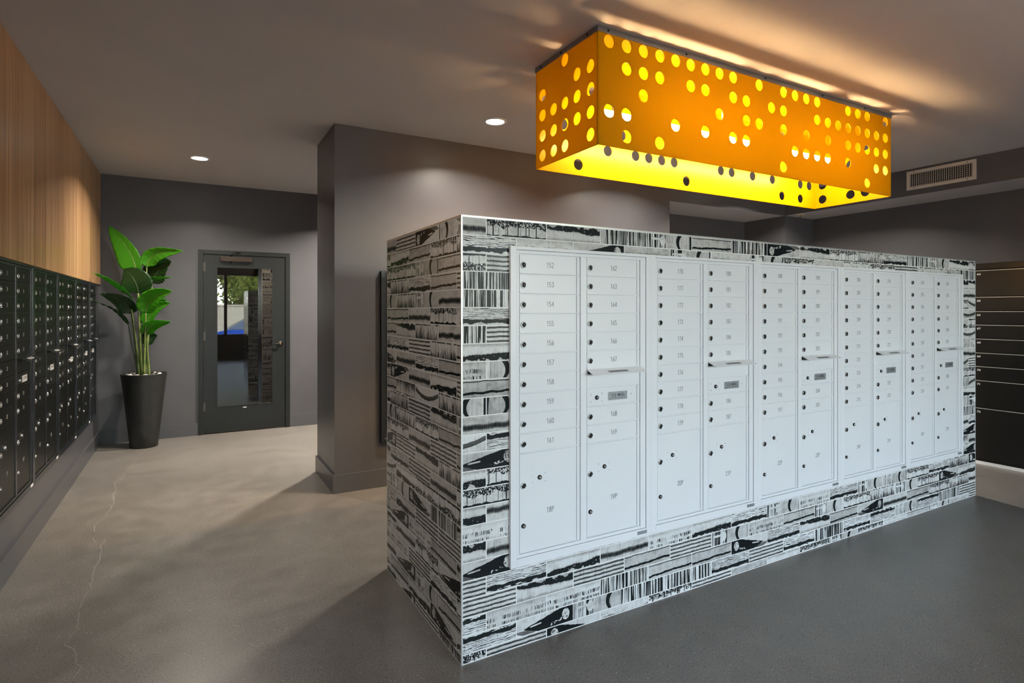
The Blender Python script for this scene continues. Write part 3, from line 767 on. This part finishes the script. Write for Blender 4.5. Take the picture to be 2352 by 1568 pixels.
bm = bmesh.new(); tube(bm, [(.36, -.035, 2.205), (.36, -.035, 2.225), (.42, -.10, 2.255), (.40, -.02, 2.262)], .007); tube(bm, [(.40, -.02, 2.262), (.47, -.03, 2.258)], .009); tube(bm, [(.36, -.035, 2.145), (.36, -.035, 2.125)], .010); obj('closer_arm', bm, M['dkmetal'], cl)
bm = bmesh.new(); lathe(bm, [(.036, 0), (.036, .01), (.030, .018), (.014, .02), (.014, .05), (0, .05)], 24, Matrix.Translation((.937, -.004, 1.10)) @ RX)
tube(bm, [(.937, -.05, 1.10), (.90, -.056, 1.10), (.85, -.056, 1.102), (.815, -.052, 1.104)], [.012, .011, .010, .009], 10); hd = obj('door_handle', bm, M['dkmetal'], leaf)
bm = bmesh.new(); lathe(bm, [(.013, .050), (.012, .055), (0, .056)], 16, Matrix.Translation((.937, -.004, 1.10)) @ RX); obj('lock_cylinder', bm, M['brass'], hd)
bm = bmesh.new(); box(bm, .50, .54, -.0092, -.008, gz0-.014, gz0-.002); obj('glass_label', bm, M['paperw'], leaf)
downlight(.08, 1.8, 'unseen round downlight added above the camera to brighten the walnut wall', 8)  # no fixture in view here; added to lift the walnut panelling
# what lies behind the door
sb('wall_vestibule', M['wall'], (-1.0, 3.2, YB+2.08, YB+2.2, 0, ZC), (-1.02, -.9, YB+.12, YB+2.08, 0, ZC), (3.1, 3.2, YB+.12, YB+2.08, 0, ZC))
vt = link(bpy.data.objects.new('wall_vestibule_tiled', None)); vt.location = (.95, YB+1.5, 0); vt['kind'] = 'structure'
bm = bmesh.new(); box(bm, .0012, 1.4, .0012, .5, 0, 2.35); obj('core', bm, M['grout'], vt)
_R = ROWS[:]; ROWS[:] = [(2.35-.0791*i, 2.35-.0791*(i+1)) for i in range(29)]
isl, _i = vt, isl
tiles('tile_front', 1.4, .12, .27, {}, lambda s, d, z: (s, d, z), 15)
isl = _i; ROWS[:] = _R
vl = bpy.data.lights.new('vestibule_fill', 'AREA'); vl.shape = 'DISK'; vl.size = .14; vl.energy = 24; vl.color = (1, .72, .5)  # unseen fill lamp, added to light the tiled wall behind the glass
vo = link(bpy.data.objects.new('vestibule_fill', vl)); vo.location = (1.2, YB+.8, ZC-.02)

# ------------------------------------------------------------------ potted bird of paradise
PC = Vector((-.459, 7.672, 0))
pl = thing('potted_plant', 'tall bird of paradise plant in a tapered black planter beside the glass door', 'potted plant', PC)
bm = bmesh.new()
prof = [(0, 0), (.128, 0), (.136, .006), (.150, .15), (.172, .35), (.196, .58), (.216, .76), (.224, .815), (.226, .823), (.222, .826), (.212, .824), (.208, .80), (.200, .775), (0, .775)]
lathe(bm, prof, 48); obj('planter', bm, M['pot'], pl)
bm = bmesh.new(); lathe(bm, [(.204, .777), (.19, .786), (.1, .792), (0, .795)], 28); obj('soil', bm, M['soil'], pl)
def leafmat(name, a, b_, back):
    m = bpy.data.materials.new(name); m.use_nodes = True; nt = m.node_tree; b0 = nt.nodes['Principled BSDF']
    uv = nt.nodes.new('ShaderNodeUVMap'); s_ = nt.nodes.new('ShaderNodeSeparateXYZ'); nt.links.new(uv.outputs[0], s_.inputs[0])
    u = S(nt, s_.outputs[0]); v_ = S(nt, s_.outputs[1])          # u across -1..1 (stored 0..1), v along
    c = (u-.5).ab()
    vein = ((v_*2.2-c*.9)*85+noise(nt, comb(nt, u*3, v_*6, 0.), 1, 2)*2).sin()
    f = vein*.5+.5
    mid = (.03-c).step(0, .012)
    col = nt.nodes.new('ShaderNodeMixRGB'); col.inputs[1].default_value = (*a, 1); col.inputs[2].default_value = (*b_, 1)
    nt.links.new((f*.4+mid*.6).clamp().o, col.inputs[0]); nt.links.new(col.outputs[0], b0.inputs['Base Color'])
    b0.inputs['Roughness'].default_value = .34
    bn = nt.nodes.new('ShaderNodeBump'); bn.inputs['Strength'].default_value = .25; bn.inputs['Distance'].default_value = .003
    nt.links.new(vein.o, bn.inputs['Height']); nt.links.new(bn.outputs[0], b0.inputs['Normal'])
    tr = nt.nodes.new('ShaderNodeBsdfTranslucent'); tr.inputs[0].default_value = (*back, 1)
    mx = nt.nodes.new('ShaderNodeMixShader'); mx.inputs[0].default_value = .35
    out = nt.nodes['Material Output']; nt.links.new(b0.outputs[0], mx.inputs[1]); nt.links.new(tr.outputs[0], mx.inputs[2]); nt.links.new(mx.outputs[0], out.inputs[0])
    return m
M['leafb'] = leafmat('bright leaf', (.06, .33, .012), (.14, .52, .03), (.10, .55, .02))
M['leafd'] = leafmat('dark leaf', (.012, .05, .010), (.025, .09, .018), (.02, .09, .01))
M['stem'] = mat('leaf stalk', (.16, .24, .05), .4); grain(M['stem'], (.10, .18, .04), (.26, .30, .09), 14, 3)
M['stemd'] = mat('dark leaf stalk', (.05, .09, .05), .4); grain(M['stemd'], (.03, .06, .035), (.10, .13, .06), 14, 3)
PD = 6.47
def L(px, py, dd=0.): return at(px, py, PD+dd)-PC
def bez(P, n):
    out = []
    for i in range(n+1):
        t = i/n; q = [p.copy() for p in P]
        while len(q) > 1: q = [a.lerp(b_, t) for a, b_ in zip(q, q[1:])]
        out.append(q[0])
    return out
VIEW = Vector((FW.x, FW.y, 0)).normalized()
def blade(rib, wl, wr, m, tilt=0., fold=.25, curl=0., peak=.38):
    'leaf blade along rib; wl and wr are half widths left and right seen from the room; tilt turns the blade about its rib'
    n = 22; c = 6; P = bez(rib, n); bm = bmesh.new(); uvl = bm.loops.layers.uv.new('UVMap'); g = []
    for i, p in enumerate(P):
        t = i/n; d = (P[min(i+1, n)]-P[max(i-1, 0)]).normalized()
        side = d.cross(VIEW).normalized(); side = Matrix.Rotation(tilt, 3, d) @ side; nrm = side.cross(d).normalized()
        s_ = (math.sin(PI*min(1, t**(.5/ (1-peak)*.62)))**.72) if 0 < t < 1 else (0.02 if t == 0 else 0)
        s_ = max(.0, s_); row = []
        for j in range(-c, c+1):
            q = j/c; w = (wr if q > 0 else wl)*s_
            wav = .006*math.sin(i*1.9+j)*abs(q)
            row.append((bm.verts.new(p+side*q*w+nrm*(-fold*abs(q)*w-curl*q*q*w+wav)), (q*.5+.5, t)))
        g.append(row)
    for a, b_ in zip(g, g[1:]):
        for j in range(2*c):
            q = (a[j], a[j+1], b_[j+1], b_[j])
            try: f = bm.faces.new([x[0] for x in q])
            except ValueError: continue
            f.smooth = True
            for lp, x in zip(f.loops, q): lp[uvl].uv = x[1]
    bmesh.ops.recalc_face_normals(bm, faces=bm.faces)
    bmesh.ops.solidify(bm, geom=bm.faces[:], thickness=.0012)
    o = obj('leaf', bm, m, pl)
    bm = bmesh.new(); tube(bm, [p for p in P], [.0055*(1-.8*i/n) for i in range(n+1)], 6)
    obj('midrib', bm, M['stem'] if m == M['leafb'] else M['stemd'], o)
    return o
def stalk(pts, r=.009, m='stem'):
    bm = bmesh.new(); P = bez(pts, 14); tube(bm, P, [r*(1.35-.6*i/14) for i in range(15)], 8); obj('stem', bm, M[m], pl)
B = lambda px, dd=0.: L(px, 866, dd)
# big upright leaf
blade([L(313,625), L(309,580), L(272,545,.03), L(251,518,.0)], .085, .155, M['leafb'], .15, .12)
stalk([B(322), L(322,760), L(318,690,.02), L(313,625)])
blade([L(337,613,.04), L(342,578,.05), L(372,578,.0), L(420,576,-.05)], .10, .085, M['leafb'], .2, .25)
stalk([B(330), L(333,760,.03), L(337,690,.04), L(337,613,.04)])
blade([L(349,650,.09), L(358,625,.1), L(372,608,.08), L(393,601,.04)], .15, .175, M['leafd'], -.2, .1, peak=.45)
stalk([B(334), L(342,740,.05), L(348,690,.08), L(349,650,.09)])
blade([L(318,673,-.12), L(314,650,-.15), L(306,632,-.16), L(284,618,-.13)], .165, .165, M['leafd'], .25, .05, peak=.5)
stalk([B(327,-.05), L(322,770,-.08), L(318,730,-.1), L(318,673,-.12)])
blade([L(346,638,.02), L(360,637,.0), L(378,638,-.06), L(395,636,-.10)], .022, .022, M['leafb'], .9, .3)
blade([L(299,682,-.05), L(288,668,-.2), L(262,640,-.38), L(213,627,-.66)], .075, .07, M['leafb'], -.1, .2)
stalk([B(320,-.04), L(314,780,-.04), L(304,730,-.05), L(299,682,-.05)], .008)
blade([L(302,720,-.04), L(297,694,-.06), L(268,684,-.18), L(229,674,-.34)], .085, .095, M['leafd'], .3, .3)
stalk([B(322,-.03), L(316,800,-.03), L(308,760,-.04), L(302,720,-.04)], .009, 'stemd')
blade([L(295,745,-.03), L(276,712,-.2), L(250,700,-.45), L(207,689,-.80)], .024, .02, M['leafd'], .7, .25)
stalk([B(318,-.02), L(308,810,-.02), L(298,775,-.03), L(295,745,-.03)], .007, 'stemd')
blade([L(335,719,-.10), L(338,690,-.12), L(360,672,-.14), L(395,669,-.18)], .105, .115, M['leafb'], .1, .3, peak=.45)
stalk([B(331,-.05), L(332,790,-.06), L(335,750,-.09), L(335,719,-.10)])
blade([L(339,746,.0), L(341,716,.02), L(366,700,.0), L(391,696,-.04)], .075, .095, M['leafb'], -.1, .25)
stalk([B(335,.02), L(338,820,.02), L(338,780,.01), L(339,746,.0)])
blade([L(337,768,-.05), L(339,744,-.07), L(362,742,-.1), L(393,739,-.12)], .07, .075, M['leafb'], .4, .3)
stalk([L(343,868), L(342,840,.0), L(338,810,-.03), L(337,768,-.05)], .0105)
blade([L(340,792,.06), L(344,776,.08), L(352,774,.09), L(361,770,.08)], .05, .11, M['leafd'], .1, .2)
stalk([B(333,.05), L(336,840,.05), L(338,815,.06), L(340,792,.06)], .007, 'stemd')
blade([L(320,700,.12), L(328,690,.12), L(352,690,.1), L(384,689,.08)], .06, .05, M['leafb'], .2, .2)
stalk([B(326,.06), L(325,800,.08), L(322,750,.1), L(320,700,.12)], .008)
blade([L(336,720,.16), L(345,705,.16), L(362,694,.14), L(384,686,.12)], .04, .035, M['leafb'], .5, .3)
for pts in (((320,.02),(309,800),(304,745)), ((328,.03),(326,790),(322,710)), ((333,-.03),(336,800),(341,740))):
    stalk([B(*pts[0]), L(*pts[1]), L(*pts[2])], .007, 'stemd')
# pebbles on the soil
rp = random.Random(5)
for i in range(11):
    a = 2*PI*i/11+.3; r = rp.uniform(.125, .16); bm = bmesh.new()
    bmesh.ops.create_icosphere(bm, subdivisions=3, radius=1)
    k1, k2, k3 = rp.uniform(.02, .034), rp.uniform(.016, .026), rp.uniform(.011, .017)
    for v_ in bm.verts: v_.co = Vector((v_.co.x*k1*(1+.12*math.sin(v_.co.y*3)), v_.co.y*k2, v_.co.z*k3))
    for f in bm.faces: f.smooth = True
    c = rp.choice([.08, .16, .45, .6]); pm = mat('pebble', (c, c*.97, c*.92), .5)
    o = obj('pebble', bm, pm); o.location = (PC.x+r*math.cos(a), PC.y+r*math.sin(a), .816); o.rotation_euler = (0, 0, rp.uniform(0, 3))
    tag(o, 'smooth decorative pebble on the soil of the black planter', 'pebble', 'pebbles in the planter')

# ------------------------------------------------------------------ outdoors, seen reflected in the door glass
GZ = -.16
M['asphalt'] = mat('asphalt', (.12, .12, .12), .9); grain(M['asphalt'], (.09, .09, .09), (.16, .155, .15), 3, 5)
M['stucco'] = mat('cream stucco', (.4, .36, .27), .9); grain(M['stucco'], (.36, .32, .24), (.42, .375, .285), 2, 4)
M['bark'] = mat('bark', (.12, .08, .05), .9); grain(M['bark'], (.08, .05, .03), (.18, .12, .08), 12, 4)
M['foliage'] = mat('tree leaves', (.12, .2, .04), .6); grain(M['foliage'], (.06, .10, .015), (.32, .36, .06), .9, 3)
bm = bmesh.new(); box(bm, -30, 40, -40, WY-.16, GZ-.1, GZ); g_ = tag(obj('parking_lot', bm, M['asphalt']), 'grey asphalt parking lot outside the windows', 'ground'); g_['kind'] = 'structure'
bm = bmesh.new(); box(bm, -20, 30, -14.4, -14.2, GZ, 1.75); box(bm, -20, 30, -14.44, -14.16, 1.75, 1.82); tag(obj('garden_wall', bm, M['stucco']), 'cream stucco boundary wall reflected in the door glass', 'wall')
for i, (x, y, h) in enumerate(((-7, -19, 6.5), (1.6, -18.2, 6.0), (9.5, -19, 7.0), (18, -18, 6.5), (2.6, -27, 8.5))):
    rt = random.Random(40+i)
    t = thing('tree', ['slender green tree seen at the left edge of the reflection', 'leafy tree reflected above the cream wall', 'taller tree behind the wall on the right of the reflection', 'green tree far right beyond the wall', 'large tree farthest back behind the leafy reflected tree'][i], 'tree', (x, y, GZ), 0, 'trees beyond the wall')
    bm = bmesh.new(); tube(bm, [(0, 0, 0), (.1, 0, h*.3), (-.05, .1, h*.6)], [.16, .12, .07]); obj('trunk', bm, M['bark'], t)
    bm = bmesh.new()
    cl_ = [Vector((rt.gauss(0, 1.1), rt.gauss(0, .9), h*.62+rt.gauss(0, h*.17))) for _ in range(26)]
    for _ in range(4200):
        c = rt.choice(cl_); p = c+Vector((rt.gauss(0, .38), rt.gauss(0, .38), rt.gauss(0, .30)))
        a = Vector((rt.gauss(0, 1), rt.gauss(0, 1), rt.gauss(0, 1))).normalized()*.15; b_ = a.orthogonal().normalized()*.08
        bm.faces.new([bm.verts.new(q) for q in (p-a, p+b_, p+a, p-b_)])
    obj('foliage', bm, M['foliage'], t)
# blue car, side on
car = thing('car', 'blue parked car reflected in the glass door in front of the cream wall', 'car', (.15, -11.2, GZ))
M['carblue'] = mat('blue car paint', (.02, .08, .45), .18, coat=1); M['carglass'] = mat('car glass', (.05, .08, .14), .3, spec=.3); M['tyre'] = mat('tyre', (.015, .015, .015), .8)
def hull(bm, prof, y0, y1, inset):
    a = [bm.verts.new((x, y0+inset(z), z)) for x, z in prof]; b_ = [bm.verts.new((x, y1-inset(z), z)) for x, z in prof]; n = len(prof)
    bm.faces.new(a[::-1]); bm.faces.new(b_)
    for i in range(n): bm.faces.new((a[i], a[(i+1) % n], b_[(i+1) % n], b_[i]))
bm = bmesh.new(); prof = [(0, .35), (.02, .58), (.12, .70), (.75, .84), (1.15, .92), (3.7, .95), (4.25, .92), (4.4, .75), (4.42, .35), (4.2, .22), (.2, .22)]
hull(bm, prof, 0, 1.8, lambda z: .04+.08*max(0, z-.7)); bmesh.ops.recalc_face_normals(bm, faces=bm.faces); obj('body', bm, M['carblue'], car)
bm = bmesh.new(); hull(bm, [(1.15, .92), (1.85, 1.36), (2.2, 1.44), (3.2, 1.43), (3.75, 1.24), (4.05, .95)], .06, 1.74, lambda z: .3*(z-.92)); bmesh.ops.recalc_face_normals(bm, faces=bm.faces); obj('cabin', bm, M['carglass'], car)
bm = bmesh.new(); hull(bm, [(1.80, 1.37), (2.2, 1.455), (3.2, 1.445), (3.62, 1.31), (3.2, 1.40), (2.2, 1.41)], .17, 1.63, lambda z: 0); bmesh.ops.recalc_face_normals(bm, faces=bm.faces); obj('roof', bm, M['carblue'], car)
for x in (.85, 3.55):
    for y in (.0, 1.62):
        bm = bmesh.new(); lathe(bm, [(0, 0), (.2, 0), (.3, .01), (.32, .04), (.32, .14), (.3, .18), (.2, .18), (0, .18)], 24, Matrix.Translation((x, y+.18, .32)) @ RX); obj('wheel', bm, M['tyre'], car)
